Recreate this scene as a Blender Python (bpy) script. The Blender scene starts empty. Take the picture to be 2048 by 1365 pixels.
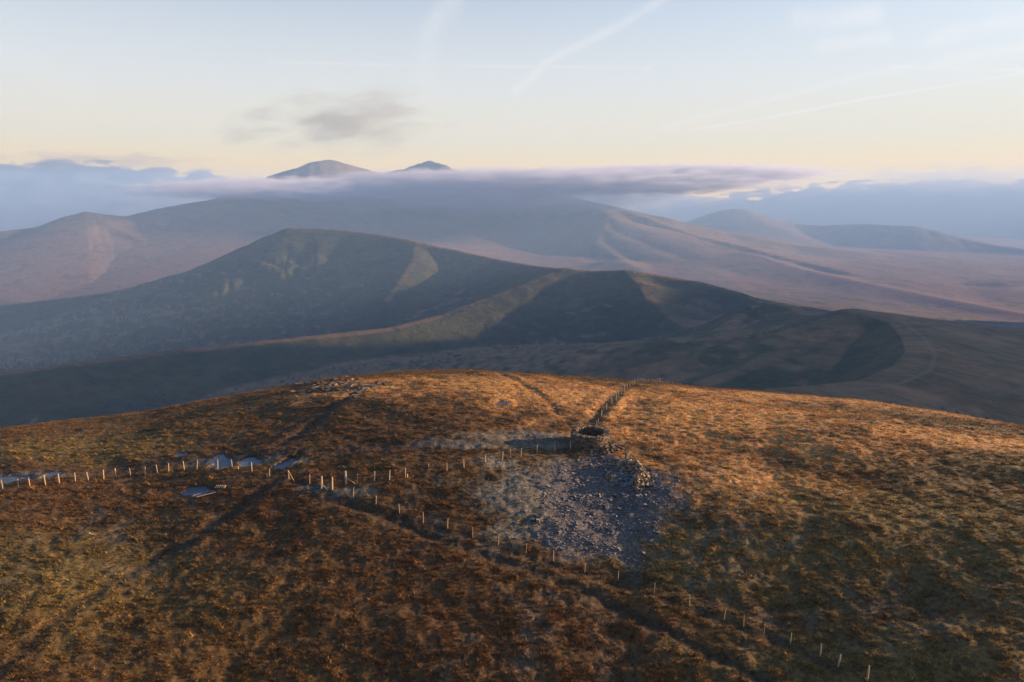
import bpy, bmesh, math, random
import numpy as np
from mathutils import Vector, Matrix

# ------------------------------------------------------------------ camera, sky, sun, exposure
S = bpy.context.scene
COL = S.collection
R = math.radians
CZ = 32.0                      # the drone hovers here; the summit plateau is near z = 0
F = 1366.0                     # focal length in photograph pixels (2048 wide)
HORIZON = 400.0
PITCH = math.atan((682.5 - HORIZON) / F)
SUN_EL, SUN_AZ = 9.0, 79.0     # degrees; azimuth clockwise from the view direction (+Y)

cam = bpy.data.cameras.new('camera')
cam.sensor_width = 36.0
cam.lens = 36.0 * F / 2048.0
cam.clip_start, cam.clip_end = 0.5, 250000.0
cam_o = bpy.data.objects.new('camera', cam)
COL.objects.link(cam_o)
cam_o.location = (0, 0, CZ)
cam_o.rotation_euler = (math.pi / 2 - PITCH, 0, 0)
S.camera = cam_o

world = bpy.data.worlds.new('World')
S.world = world
world.use_nodes = True

class NT:
    """small helper for writing node trees"""
    def __init__(self, tree):
        self.t = tree
    def n(self, typ, **kw):
        nd = self.t.nodes.new(typ)
        for k, v in kw.items():
            setattr(nd, k, v)
        return nd
    def put(self, sock, v):
        if isinstance(v, bpy.types.NodeSocket):
            self.t.links.new(v, sock)
        elif isinstance(v, (tuple, list)) and len(v) == 3 and sock.type == 'RGBA':
            sock.default_value = (*v, 1)
        else:
            sock.default_value = v
    def math(self, op, a, b=0.0, c=0.0, clamp=False):
        nd = self.n('ShaderNodeMath', operation=op, use_clamp=clamp)
        for i, v in enumerate((a, b, c)):
            self.put(nd.inputs[i], v)
        return nd.outputs[0]
    def smooth(self, v, a, b, x=0.0, y=1.0):
        nd = self.n('ShaderNodeMapRange', interpolation_type='SMOOTHSTEP')
        for i, q in enumerate((v, a, b, x, y)):
            self.put(nd.inputs[i], q)
        return nd.outputs[0]
    def mix(self, f, a, b, mode='MIX'):
        nd = self.n('ShaderNodeMix', data_type='RGBA', blend_type=mode)
        self.put(nd.inputs[0], f); self.put(nd.inputs[6], a); self.put(nd.inputs[7], b)
        return nd.outputs[2]
    def noise(self, vec, scale, detail=4.0, rough=0.55, out=0, dist=0.0):
        nd = self.n('ShaderNodeTexNoise')
        self.put(nd.inputs['Vector'], vec)
        nd.inputs['Scale'].default_value = scale
        nd.inputs['Detail'].default_value = detail
        nd.inputs['Roughness'].default_value = rough
        nd.inputs['Distortion'].default_value = dist
        return nd.outputs[out]
    def scale(self, vec, s):
        nd = self.n('ShaderNodeVectorMath', operation='MULTIPLY')
        self.put(nd.inputs[0], vec); nd.inputs[1].default_value = s
        return nd.outputs[0]

def pix_dir(x, y):
    """direction of a photograph pixel: azimuth, downward slope"""
    dx, dy = x - 1024.0, y - 682.5
    fx = dx; fy = F * math.cos(PITCH) - dy * math.sin(PITCH)
    fz = F * math.sin(PITCH) + dy * math.cos(PITCH)
    h = math.hypot(fx, fy)
    return math.atan2(fx, fy), fz / h

SKY_STRENGTH = 0.07
SKY_VEIL = (3.2, 3.04, 2.76)
SKY_VEIL_LOW = (3.6, 2.80, 1.35)
SKY_GLOW = (5.0, 2.85, .25)
SKY_TRAIL = (3.6, 3.45, 3.35)
def build_sky():
    wt = NT(world.node_tree)
    world.node_tree.nodes.clear()
    sky = wt.n('ShaderNodeTexSky', sky_type='NISHITA')
    sky.sun_disc = False
    sky.sun_elevation = R(SUN_EL)
    sky.sun_rotation = R(SUN_AZ)
    sky.altitude = 750
    sky.air_density = 1.0
    sky.dust_density = 2.5
    sky.ozone_density = 3.0
    tc = wt.n('ShaderNodeTexCoord')
    sep = wt.n('ShaderNodeSeparateXYZ')
    wt.put(sep.inputs[0], tc.outputs['Generated'])
    X, Y, Z = sep.outputs
    az = wt.math('ARCTAN2', X, Y)
    hyp = wt.math('SQRT', wt.math('ADD', wt.math('MULTIPLY', X, X), wt.math('MULTIPLY', Y, Y)))
    el = wt.math('DIVIDE', Z, wt.math('MAXIMUM', hyp, 1e-4))
    warp = wt.noise(tc.outputs['Generated'], 14.0, 4, 0.6)
    streak = wt.noise(tc.outputs['Generated'], 40.0, 4, 0.65)
    # high ice clouds and vapour trails of the upper sky (polylines over azimuth / elevation)
    trails = [  # photograph points, half width px, strength
        ([(1345, -12), (1240, 50), (1150, 96), (1092, 124), (1062, 158), (1030, 182)], 8, .30),
        ([(2080, 140), (1720, 200), (1540, 235), (1390, 259)], 1.9, .6),
        ([(540, 124), (860, 130), (1100, 134), (1300, 137)], 2.6, .25),
        ([(1780, 134), (2080, 141)], 2.4, .5),
        ([(2080, 90), (1960, 108), (1870, 128)], 9, .5),
        ([(2080, 28), (1960, 54), (1870, 80)], 12, .45),
        ([(905, -10), (862, 60), (851, 130), (856, 184)], 20, .3),
        ([(1600, 40), (1680, 36), (1750, 26)], 18, .4),
        ([(1640, 92), (1770, 76)], 12, .3),
        ([(1330, 252), (1520, 205), (1700, 158), (1830, 132)], 6, .25),
        ([(-20, 95), (80, 130), (150, 180)], 22, .08),
    ]
    tot = None
    for pts, wpx, stg in trails:
        q = [(pix_dir(*p)[0], -pix_dir(*p)[1]) for p in pts]
        w = wpx / 1390.0
        dmin = None
        for (a0, e0), (a1, e1) in zip(q, q[1:]):
            da, de = a1 - a0, e1 - e0
            L2 = da * da + de * de
            u = wt.math('SUBTRACT', az, a0); v = wt.math('SUBTRACT', el, e0)
            t = wt.math('ADD', wt.math('MULTIPLY', u, da / L2), wt.math('MULTIPLY', v, de / L2), clamp=True)
            px = wt.math('SUBTRACT', u, wt.math('MULTIPLY', t, da))
            py = wt.math('SUBTRACT', v, wt.math('MULTIPLY', t, de))
            d = wt.math('SQRT', wt.math('ADD', wt.math('MULTIPLY', px, px), wt.math('MULTIPLY', py, py)))
            dmin = d if dmin is None else wt.math('MINIMUM', dmin, d)
        wob = wt.math('MULTIPLY', wt.math('SUBTRACT', streak, .5), w * 1.6)
        dd = wt.math('ADD', dmin, wob)
        m = wt.math('MULTIPLY', wt.smooth(dd, w * 1.7, 0.0), stg)
        m = wt.math('MULTIPLY', m, wt.smooth(warp, .28, .62, .35, 1.0))
        tot = m if tot is None else wt.math('MAXIMUM', tot, m)
    # thin high veil, densest low down
    veil = wt.smooth(el, .07, .45, .92, .05)
    vcol = wt.mix(wt.smooth(el, .0, .18), SKY_VEIL_LOW, SKY_VEIL)
    vcol = wt.mix(wt.smooth(el, .02, .085), SKY_GLOW, vcol)
    base = wt.mix(veil, sky.outputs[0], vcol)
    col = wt.mix(tot, base, SKY_TRAIL)
    bg = wt.n('ShaderNodeBackground')
    wt.put(bg.inputs[0], col)
    bg.inputs[1].default_value = SKY_STRENGTH
    out = wt.n('ShaderNodeOutputWorld')
    world.node_tree.links.new(bg.outputs[0], out.inputs[0])
build_sky()

sl = bpy.data.lights.new('sun', 'SUN')
sl.energy = 5.0
sl.angle = R(0.55)
sl.color = (1.0, 0.66, 0.36)
sun = bpy.data.objects.new('sun', sl)
COL.objects.link(sun)
sd = Vector((math.sin(R(SUN_AZ)) * math.cos(R(SUN_EL)), math.cos(R(SUN_AZ)) * math.cos(R(SUN_EL)), math.sin(R(SUN_EL))))
sun.rotation_euler = sd.to_track_quat('Z', 'Y').to_euler()
sun.location = (200, 40, 120)

S.view_settings.view_transform = 'Standard'
S.view_settings.look = 'None'
S.view_settings.exposure = 2.0
S.view_settings.gamma = 1.0
S.view_settings.use_curve_mapping = False
S.render.engine = 'CYCLES'
S.cycles.use_denoising = True
S.cycles.max_bounces = 5
S.cycles.diffuse_bounces = 2
S.cycles.glossy_bounces = 2
S.cycles.volume_bounces = 1
S.cycles.transparent_max_bounces = 8

# ------------------------------------------------------------------ numeric helpers
rng = np.random.default_rng(7)
random.seed(7)
_perm = rng.permutation(512)
_gr = rng.uniform(0, 2 * np.pi, 512)
_gx, _gy = np.cos(_gr), np.sin(_gr)

def perlin(x, y, seed=0):
    xi = np.floor(x).astype(np.int64); yi = np.floor(y).astype(np.int64)
    xf = x - xi; yf = y - yi
    def g(ix, iy, fx, fy):
        h = _perm[(_perm[(ix + seed * 57) & 511] + iy + seed * 131) & 511]
        return _gx[h] * fx + _gy[h] * fy
    u = xf * xf * xf * (xf * (xf * 6 - 15) + 10); v = yf * yf * yf * (yf * (yf * 6 - 15) + 10)
    a = g(xi, yi, xf, yf); b = g(xi + 1, yi, xf - 1, yf)
    c = g(xi, yi + 1, xf, yf - 1); d = g(xi + 1, yi + 1, xf - 1, yf - 1)
    return (a + u * (b - a)) + v * ((c + u * (d - c)) - (a + u * (b - a)))

def fbm(x, y, wl, octs=4, seed=0, gain=.5):
    s = np.zeros(np.shape(x)); a = 1.0
    for o in range(octs):
        s += a * perlin(np.asarray(x) / wl + 17.3 * o, np.asarray(y) / wl - 9.1 * o, seed + o)
        wl *= .5; a *= gain
    return s * 1.5

def ridged(x, y, wl, octs=4, seed=0):
    s = np.zeros(np.shape(x)); a = 1.0
    for o in range(octs):
        s += a * (1 - 2 * np.abs(perlin(np.asarray(x) / wl + 5.3 * o, np.asarray(y) / wl + 3.7 * o, seed + o)) * 1.4)
        wl *= .5; a *= .5
    return s * .5

def sst(a, b, x):
    t = np.clip((np.asarray(x, float) - a) / (b - a), 0, 1)
    return t * t * (3 - 2 * t)

def poly_dist(x, y, pts):
    """distance to an xy polyline and the arc parameter 0..1"""
    best = np.full(np.shape(x), 1e18); par = np.zeros(np.shape(x)); side = np.zeros(np.shape(x))
    P = np.asarray(pts, float)
    seg = np.hypot(*(P[1:, :2] - P[:-1, :2]).T); cum = np.concatenate([[0], np.cumsum(seg)])
    for i in range(len(P) - 1):
        dx, dy = P[i + 1, 0] - P[i, 0], P[i + 1, 1] - P[i, 1]
        L2 = dx * dx + dy * dy + 1e-9
        t = np.clip(((x - P[i, 0]) * dx + (y - P[i, 1]) * dy) / L2, 0, 1)
        qx = x - P[i, 0] - t * dx; qy = y - P[i, 1] - t * dy
        d = np.hypot(qx, qy)
        m = d < best
        best = np.where(m, d, best)
        par = np.where(m, cum[i] + t * seg[i], par)
        side = np.where(m, (dx * qy - dy * qx) / (math.sqrt(L2) * np.maximum(d, 1e-6)), side)
    return best, par, cum, side

# ------------------------------------------------------------------ the summit hill as a height function
SKYLINE = [(0, 857), (100, 846), (200, 836), (300, 822), (400, 803), (500, 786), (560, 775), (620, 764), (700, 752), (780, 746),
           (850, 743), (920, 741), (960, 741), (1050, 746), (1150, 753), (1230, 761), (1270, 766), (1330, 767), (1380, 772),
           (1470, 780), (1560, 789), (1650, 796), (1700, 798), (1800, 812), (1900, 828), (2000, 845), (2048, 853)]
_sk = np.array([pix_dir(*p) for p in SKYLINE])
HK, HD = 0.0024, 145.0
def hill_s(az):
    az = (np.asarray(az) + np.pi) % (2 * np.pi) - np.pi
    tr = np.interp(az, _sk[:, 0], _sk[:, 1])
    gen = .696 - .43 * np.cos(az)
    w = sst(R(37), R(80), np.abs(az))
    return tr * (1 - w) + gen * w

_hills = {}
def hill_base(x, y):
    r = np.hypot(x, y); az = np.arctan2(x, y)
    s = hill_s(az)
    # soften the interpolated skyline a little
    s = (hill_s(az - .012) + 2 * s + hill_s(az + .012)) / 4
    q = r - HD
    lin = 110.0
    par = np.where(q < lin, HK * q * q, HK * lin * lin + 2 * HK * lin * (q - lin))
    z = CZ - s * r - par
    return z

TRACKS = []      # filled below: (pts, half width, depth, mud)
def hill_z(x, y, fine=True):
    x = np.asarray(x, float); y = np.asarray(y, float)
    r = np.hypot(x, y)
    z = hill_base(x, y)
    fade = sst(175, 120, r)
    z = z + fade * (.42 * fbm(x, y, 17, 2, 3) + .16 * fbm(x, y, 5.5, 2, 9))
    for f in _hills.values():
        z = z + f(x, y)
    if fine:
        for pts, w, dep, mud in TRACKS:
            lo = np.min(pts, axis=0) - 3 * w; hi = np.max(pts, axis=0) + 3 * w
            m = (x > lo[0]) & (x < hi[0]) & (y > lo[1]) & (y < hi[1])
            if not np.any(m):
                continue
            d = poly_dist(x[m], y[m], pts)[0]
            d = d + .35 * w * fbm(x[m], y[m], 1.6, 2, 31)
            zz = np.zeros(x.shape)
            zz[m] = -.45 * dep * np.exp(-(d / w) ** 2) + .1 * dep * np.exp(-((d - 1.9 * w) / (.7 * w)) ** 2)
            z = z + zz
        z = z + sst(170, 110, r) * (.10 * fbm(x, y, 1.3, 3, 13) + .06 * np.maximum(0, fbm(x, y, .7, 2, 23)))
    return z

def ground(px, py, fine=False):
    """the point of the hill seen at a photograph pixel"""
    az, t = pix_dir(px, py)
    rr = np.linspace(22, 150, 2600)
    z = hill_z(rr * math.sin(az), rr * math.cos(az), fine)
    below = z >= CZ - t * rr
    i = int(np.argmax(below)) if below.any() else int(np.argmin(CZ - t * rr - z))
    r = rr[i]
    return Vector((r * math.sin(az), r * math.cos(az), float(z[i])))

def on_hill(x, y):
    return float(hill_z(np.array([x]), np.array([y]))[0])

def gxy(pts):
    return np.array([ground(*p)[:2] for p in pts])

# swells of the right-hand flank
def swale(px, py, rx, ry, amp, rot=0.0):
    c = ground(px, py)
    cr, sr = math.cos(rot), math.sin(rot)
    def f(x, y):
        u = (x - c.x) * cr + (y - c.y) * sr; v = -(x - c.x) * sr + (y - c.y) * cr
        return amp * np.exp(-(u / rx) ** 2 - (v / ry) ** 2)
    return f
for i, a in enumerate([(1740, 812, 20, 6.5, -1.0, -.1), (1600, 850, 16, 9, .5, -.2), (1850, 950, 13, 9, -.7, .2), (1720, 890, 10, 6, .45, 0),
                       (1780, 1200, 9, 8, -.45, 0), (1900, 1290, 9, 4, .4, 0), (1500, 1050, 12, 7, .35, 0), (300, 1000, 20, 5, .2, 0), (1260, 1165, 3.2, 1.0, -.55, -.25)]):
    g = swale(*a)
    _hills[i] = g

# worn grooves, sheep tracks and the ditch along the far fence
TRACKS += [
    (gxy([(330, 1105), (385, 1085), (430, 1052), (480, 1015), (520, 985), (548, 962)]), .65, .30, .9),
    (gxy([(0, 1345), (90, 1262), (200, 1180), (330, 1105)]), .6, .22, .55),
    (gxy([(560, 890), (600, 868), (640, 840), (680, 805), (712, 788)]), .95, .5, .95),
    (gxy([(540, 888), (590, 850), (625, 832), (665, 806)]), .6, .2, .5),
    (gxy([(588, 962), (680, 1002), (780, 1036), (880, 1075), (960, 1105), (1060, 1140), (1180, 1190), (1330, 1262), (1470, 1330), (1530, 1364)]), .6, .34, .9),
    (gxy([(600, 985), (700, 1016), (800, 1050), (900, 1092), (990, 1122)]), .5, .25, .7),
    (gxy([(706, 1000), (846, 1050), (996, 1095), (1170, 1150), (1310, 1192), (1448, 1244), (1580, 1293), (1680, 1340)]), .5, .22, .75),
    (gxy([(1118, 826), (1098, 802), (1070, 783), (1040, 765), (1012, 752), (1000, 746)]), .8, .40, .5),
    (gxy([(1181, 846), (1188, 838), (1206, 815), (1222, 797), (1240, 783), (1258, 769)]), 1.1, .75, .85),
    (gxy([(1208, 838), (1224, 816), (1240, 797), (1262, 772)]), .9, -.28, 0),
    (gxy([(870, 822), (930, 828), (990, 838), (1040, 850)]), .45, .16, .3),
    (gxy([(1320, 862), (1400, 868), (1470, 880)]), .5, .15, .2),
    (gxy([(0, 958), (120, 950), (260, 935), (400, 920), (500, 912), (640, 905), (760, 893), (900, 890), (1040, 882), (1130, 878)]), 1.3, .14, .75),
    (gxy([(1640, 868), (1660, 872), (1690, 880)]), .7, .25, .3),
]
# frozen pools lie in shallow pans
def pan(pts, depth):
    P = gxy(pts); c = P.mean(axis=0)
    rad = np.hypot(*(P - c).T).mean()
    return P, c
POOLS = {
    'near': [(368, 984), (376, 975), (392, 969), (408, 964), (420, 966), (427, 974), (425, 982), (405, 990), (385, 992)],
    'diagonal': [(552, 933), (560, 924), (574, 914), (590, 904), (601, 901), (600, 910), (590, 919), (576, 926), (566, 934)],
    'gate': [(424, 934), (428, 922), (434, 913), (444, 910), (458, 914), (466, 921), (462, 931), (446, 936)],
    'gate_small': [(483, 926), (494, 918), (508, 914), (526, 921), (516, 927), (500, 930), (486, 932)],
    'left': [(-10, 958), (12, 953), (40, 950), (62, 949), (66, 953), (40, 961), (10, 966), (-10, 966)],
    'left_small': [(92, 953), (104, 945), (115, 942), (118, 946), (108, 951), (98, 957)],
    'top': [(988, 808), (998, 803), (1012, 802), (1018, 805), (1005, 809)],
    'bank': [(352, 909), (362, 905), (374, 904), (372, 908), (358, 911)],
}
POOL_XY = {}
for k, pts in POOLS.items():
    P = gxy(pts); c = P.mean(axis=0)
    POOL_XY[k] = P
def pool_mask(x, y):
    """1 inside a pan, falling to 0 one metre outside; also the pool index"""
    m = np.zeros(x.shape)
    for k, P in POOL_XY.items():
        lo, hi = P.min(axis=0) - 3, P.max(axis=0) + 3
        b = (x > lo[0]) & (x < hi[0]) & (y > lo[1]) & (y < hi[1])
        if not b.any():
            continue
        xs, ys = x[b], y[b]
        ins = np.zeros(xs.shape, bool)
        n = len(P)
        for i in range(n):
            x0, y0 = P[i]; x1, y1 = P[(i + 1) % n]
            cr = ((y0 > ys) != (y1 > ys)) & (xs < (x1 - x0) * (ys - y0) / (y1 - y0 + 1e-12) + x0)
            ins ^= cr
        d = poly_dist(xs, ys, np.vstack([P, P[:1]]))[0]
        sd_ = np.where(ins, -d, d) + .55 * fbm(xs, ys, 1.3, 3, 41) + .12
        m[b] = np.maximum(m[b], sst(.55, -.15, sd_))
    return m
_base_hill_z = hill_z
POOL_LEVEL = {k: float(np.min(_base_hill_z(P[:, 0], P[:, 1], False))) - .05 for k, P in POOL_XY.items()}
def hill_full(x, y):
    """final ground: the hill, with pans cut where the pools lie"""
    z = _base_hill_z(x, y)
    for k, P in POOL_XY.items():
        lo, hi = P.min(axis=0) - 2.5, P.max(axis=0) + 2.5
        b = (x > lo[0]) & (x < hi[0]) & (y > lo[1]) & (y < hi[1])
        if not b.any():
            continue
        pm = pool_mask(x[b], y[b])
        z[b] = z[b] * (1 - pm) + np.minimum(z[b], POOL_LEVEL[k] - .16) * pm
    return z

# ------------------------------------------------------------------ ground cover masks (world space)
def blob(px, py, rx, ry, rot=0.0):
    c = ground(px, py)
    return (c.x, c.y, rx, ry, rot)
FROST = [blob(1130, 1000, 9.5, 9, 0), blob(1175, 1050, 8, 5.5, 0), blob(1050, 985, 5, 6, 0), blob(1070, 1040, 6, 4, 0), blob(1040, 884, 7, 2.0, 0), blob(950, 890, 7, 1.5, 0), blob(1080, 870, 6, 1.6, .1),
         blob(440, 922, 3.6, 1.6, 0), blob(505, 922, 3.2, 1.2, 0), blob(590, 926, 2.5, 1.4, .3), blob(40, 952, 7, 1.5, 0), blob(1000, 925, 3, 1.6, 0), blob(1290, 1000, 4, 6, 0), blob(640, 975, 2, .8, 0), blob(700, 985, 3, 1.2, 0)]
FROST_SOFT = [blob(1400, 1120, 9, 6, 0), blob(1480, 1080, 8, 4, 0), blob(1100, 1300, 8, 9, 0), blob(1050, 1200, 7, 5, 0), blob(1700, 1240, 10, 4, -.1), blob(1850, 1260, 10, 3, 0), blob(200, 1080, 10, 6, 0), blob(900, 1000, 6, 5, 0), blob(1000, 1340, 8, 4, 0), blob(1430, 960, 6, 4, 0)]
GRAVEL = [blob(1215, 985, 7.5, 9, .1), blob(1190, 1050, 6.5, 5, 0), blob(1262, 950, 3.5, 3.0, -.2), blob(1160, 955, 4, 2, 0), blob(1290, 965, 2.5, 4, 0)]
SUNLIT_GOLD = [blob(1420, 830, 24, 18, 0), blob(1680, 890, 12, 5, 0), blob(1650, 800, 40, 7, 0), blob(1000, 770, 22, 12, 0), blob(700, 775, 14, 7, 0), blob(1280, 940, 3.2, 7, .2), blob(1950, 880, 20, 6, 0), blob(1470, 960, 10, 6, 0), blob(1150, 790, 22, 14, 0), blob(1226, 818, 1.3, 3, -.35), blob(1240, 802, 1.3, 4, -.35), blob(1254, 786, 1.4, 5, -.35)]  # golden grass and pale trail, with sunlight put into the crest colour
GREEN = [blob(1750, 1150, 16, 8, 0), blob(1800, 1300, 14, 6, 0), blob(1950, 1050, 12, 12, 0), blob(1600, 1000, 10, 8, 0), blob(1700, 900, 8, 4, 0), blob(150, 900, 18, 6, 0), blob(100, 1150, 14, 8, 0), blob(1330, 1100, 6, 6, 0), blob(1950, 930, 14, 5, 0)]
DARK = [blob(1760, 1210, 9, 5, 0), blob(1850, 930, 14, 6, 0), blob(1730, 815, 18, 4, 0), blob(700, 905, 20, 2.2, 0), blob(850, 893, 12, 1.4, 0), blob(1260, 1165, 3.2, 1.0, -.25), blob(1000, 1010, 3, 6, .2)]
RED = [blob(400, 1000, 26, 7, 0), blob(900, 1110, 16, 6, 0), blob(800, 860, 30, 8, 0), blob(1000, 1250, 15, 6, 0), blob(1200, 905, 5, 1.6, 0), blob(1245, 910, 4, 2.4, 0), blob(1230, 925, 6, 2.6, 0), blob(1170, 920, 4, 2.0, 0)]

def blobs(x, y, L, seed, rag=.45, soft=1.0):
    m = np.zeros(x.shape)
    n = fbm(x, y, 4.5, 4, seed, .6) * rag
    for cx, cy, rx, ry, rot in L:
        c, s = math.cos(rot), math.sin(rot)
        u = ((x - cx) * c + (y - cy) * s) / rx; v = (-(x - cx) * s + (y - cy) * c) / ry
        d = np.sqrt(u * u + v * v) + n
        m = np.maximum(m, sst(1.0 + .35 * soft, 1.0 - .55 * soft, d))
    return m

def cover(x, y):
    """masks and the plant colour at points of the hill"""
    n1 = fbm(x, y, 14, 4, 51); n2 = fbm(x, y, 3.2, 3, 61); n3 = fbm(x, y, 30, 3, 71)
    frost = blobs(x, y, FROST, 81, .5, .9)
    soft = blobs(x, y, FROST_SOFT, 91, .6, 1.4) * sst(-.1, .5, n2 + .4 * n1)
    gravel = blobs(x, y, GRAVEL, 101, .35, .6)
    sunlit_gold = blobs(x, y, SUNLIT_GOLD, 111, .5, 1.5); green = blobs(x, y, GREEN, 121, .5, 1.5)
    dark = blobs(x, y, DARK, 131, .4, 1.3); red = blobs(x, y, RED, 141, .5, 1.5)
    mud = pool_mask(x, y) * .8
    for pts, w, dep, md in TRACKS:
        if md <= 0:
            continue
        lo = np.min(pts, axis=0) - 3 * w; hi = np.max(pts, axis=0) + 3 * w
        b = (x > lo[0]) & (x < hi[0]) & (y > lo[1]) & (y < hi[1])
        if b.any():
            d = poly_dist(x[b], y[b], pts)[0] + .6 * w * fbm(x[b], y[b], 1.4, 2, 33)
            mud[b] = np.maximum(mud[b], md * sst(1.5 * w, .5 * w, d))
    C = lambda *c: np.array(c)[None, :]
    lerp = lambda a, b, m: a + (b - a) * m[:, None]
    col = np.broadcast_to(C(.090, .051, .019), (len(x), 3)).copy()
    col = lerp(col, C(.104, .061, .021), sst(-.3, .6, n1))
    col = lerp(col, C(.070, .052, .022), sst(.0, .8, n3) * .5)
    col = lerp(col, C(.098, .040, .016), red * .25)
    col = lerp(col, C(.150, .110, .036), green * .75)
    col = lerp(col, C(.52, .27, .10), sunlit_gold * .8)  # straw colour lightened to hold the sun on the crest
    col = lerp(col, C(.055, .036, .019), dark * .45)
    col = lerp(col, C(.12, .115, .10), soft * .3)
    col = lerp(col, C(.115, .108, .080), frost * .75)
    col = lerp(col, C(.070, .058, .056), gravel * .8)
    col = lerp(col, C(.040, .027, .018), mud * .85)
    return dict(col=col, frost=np.maximum(frost, soft * .25), gravel=gravel, mud=mud, n2=n2)

# ------------------------------------------------------------------ mesh helpers
def mesh_from(name, V, Fc, mat=None, smooth=True, attrs=None):
    V = np.asarray(V, np.float32); Fc = np.asarray(Fc, np.int32)
    me = bpy.data.meshes.new(name)
    n = Fc.shape[1]
    me.vertices.add(len(V)); me.vertices.foreach_set('co', V.ravel())
    me.loops.add(Fc.size); me.loops.foreach_set('vertex_index', Fc.ravel())
    me.polygons.add(len(Fc))
    me.polygons.foreach_set('loop_start', np.arange(0, Fc.size, n, dtype=np.int32))
    me.polygons.foreach_set('loop_total', np.full(len(Fc), n, np.int32))
    me.polygons.foreach_set('use_smooth', np.full(len(Fc), smooth, bool))
    for k, a in (attrs or {}).items():
        a = np.asarray(a, np.float32)
        if a.ndim == 1:
            at = me.attributes.new(k, 'FLOAT', 'POINT'); at.data.foreach_set('value', a)
        else:
            at = me.attributes.new(k, 'FLOAT_COLOR', 'POINT')
            at.data.foreach_set('color', np.column_stack([a, np.ones(len(a), np.float32)]).ravel())
    me.update(); me.validate()
    if mat:
        me.materials.append(mat)
    return me

def link(name, me, parent=None, loc=None):
    o = bpy.data.objects.new(name, me)
    COL.objects.link(o)
    if loc is not None:
        o.location = loc
    if parent:
        o.parent = parent
    return o

def tag(o, label=None, cat=None, group=None, kind=None):
    for k, v in (('label', label), ('category', cat), ('group', group), ('kind', kind)):
        if v:
            o[k] = v
    return o

def thing(name, label, cat, loc, group=None, rz=0.0):
    o = link(name, None, None, loc)
    o.rotation_euler.z = rz
    return tag(o, label, cat, group)

def grid_faces(nr, nc, wrap):
    i = np.arange(nr - 1)[:, None]; j = np.arange(nc if wrap else nc - 1)[None, :]
    j2 = (j + 1) % nc
    a = i * nc + j; b = i * nc + j2; c = (i + 1) * nc + j2; d = (i + 1) * nc + j
    return np.stack([a, b, c, d], -1).reshape(-1, 4)

# ------------------------------------------------------------------ materials
def new_mat(name):
    m = bpy.data.materials.new(name)
    m.use_nodes = True
    nt = NT(m.node_tree)
    bs = next(n for n in m.node_tree.nodes if n.type == 'BSDF_PRINCIPLED')
    bs.inputs['Specular IOR Level'].default_value = .25
    return m, nt, bs

def mat_ground():
    m, t, bs = new_mat('moor_ground')
    geo = t.n('ShaderNodeNewGeometry')
    P = geo.outputs['Position']
    at = t.n('ShaderNodeAttribute', attribute_name='col')
    fr = t.n('ShaderNodeAttribute', attribute_name='frost')
    gv = t.n('ShaderNodeAttribute', attribute_name='gravel')
    n1 = t.noise(P, 2.2, 5, .65)
    n2 = t.noise(P, 9.0, 4, .7)
    c = t.mix(t.smooth(n1, .3, .7), t.mix(1.0, at.outputs['Color'], (.42, .40, .42), 'MULTIPLY'), t.mix(1.0, at.outputs['Color'], (1.25, 1.2, 1.1), 'MULTIPLY'))
    c = t.mix(t.smooth(n2, .42, .75), c, t.mix(1.0, c, (.5, .48, .5), 'MULTIPLY'))
    # rime frost in the grain of the turf
    rim = t.math('MULTIPLY', fr.outputs['Fac'], t.smooth(t.noise(P, 6.0, 5, .7), .46, .66))
    c = t.mix(t.math('MULTIPLY', rim, .40), c, (.34, .37, .44))
    vor = t.n('ShaderNodeTexVoronoi'); t.put(vor.inputs['Vector'], P); vor.inputs['Scale'].default_value = 5.5
    gcol = t.mix(t.smooth(vor.outputs['Color'], .1, .9), (.035, .030, .036), (.13, .115, .12))
    c = t.mix(t.math('MULTIPLY', gv.outputs['Fac'], .7), c, gcol)
    t.put(bs.inputs['Base Color'], c)
    bs.inputs['Roughness'].default_value = .95
    bmp = t.n('ShaderNodeBump'); bmp.inputs['Strength'].default_value = .7; bmp.inputs['Distance'].default_value = .12
    t.put(bmp.inputs['Height'], t.math('ADD', n1, t.math('MULTIPLY', n2, .5)))
    t.put(bs.inputs['Normal'], bmp.outputs[0])
    return m

def mat_grass():
    m, t, bs = new_mat('tussock_grass')
    at = t.n('ShaderNodeAttribute', attribute_name='tcol', attribute_type='INSTANCER')
    oi = t.n('ShaderNodeObjectInfo')
    ht = t.n('ShaderNodeAttribute', attribute_name='up')
    geo = t.n('ShaderNodeNewGeometry')
    n = t.noise(geo.outputs['Position'], 7.0, 3, .6)
    c = t.mix(t.smooth(n, .3, .7), t.mix(1.0, at.outputs['Color'], (.65, .62, .6), 'MULTIPLY'), t.mix(1.0, at.outputs['Color'], (1.35, 1.3, 1.2), 'MULTIPLY'))
    t.put(bs.inputs['Base Color'], c)
    bs.inputs['Roughness'].default_value = .8
    tr = t.n('ShaderNodeBsdfTranslucent'); t.put(tr.inputs[0], c)
    mx = t.n('ShaderNodeMixShader'); mx.inputs[0].default_value = .25
    out = next(n for n in m.node_tree.nodes if n.type == 'OUTPUT_MATERIAL')
    m.node_tree.links.new(bs.outputs[0], mx.inputs[1]); m.node_tree.links.new(tr.outputs[0], mx.inputs[2])
    m.node_tree.links.new(mx.outputs[0], out.inputs[0])
    return m

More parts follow.
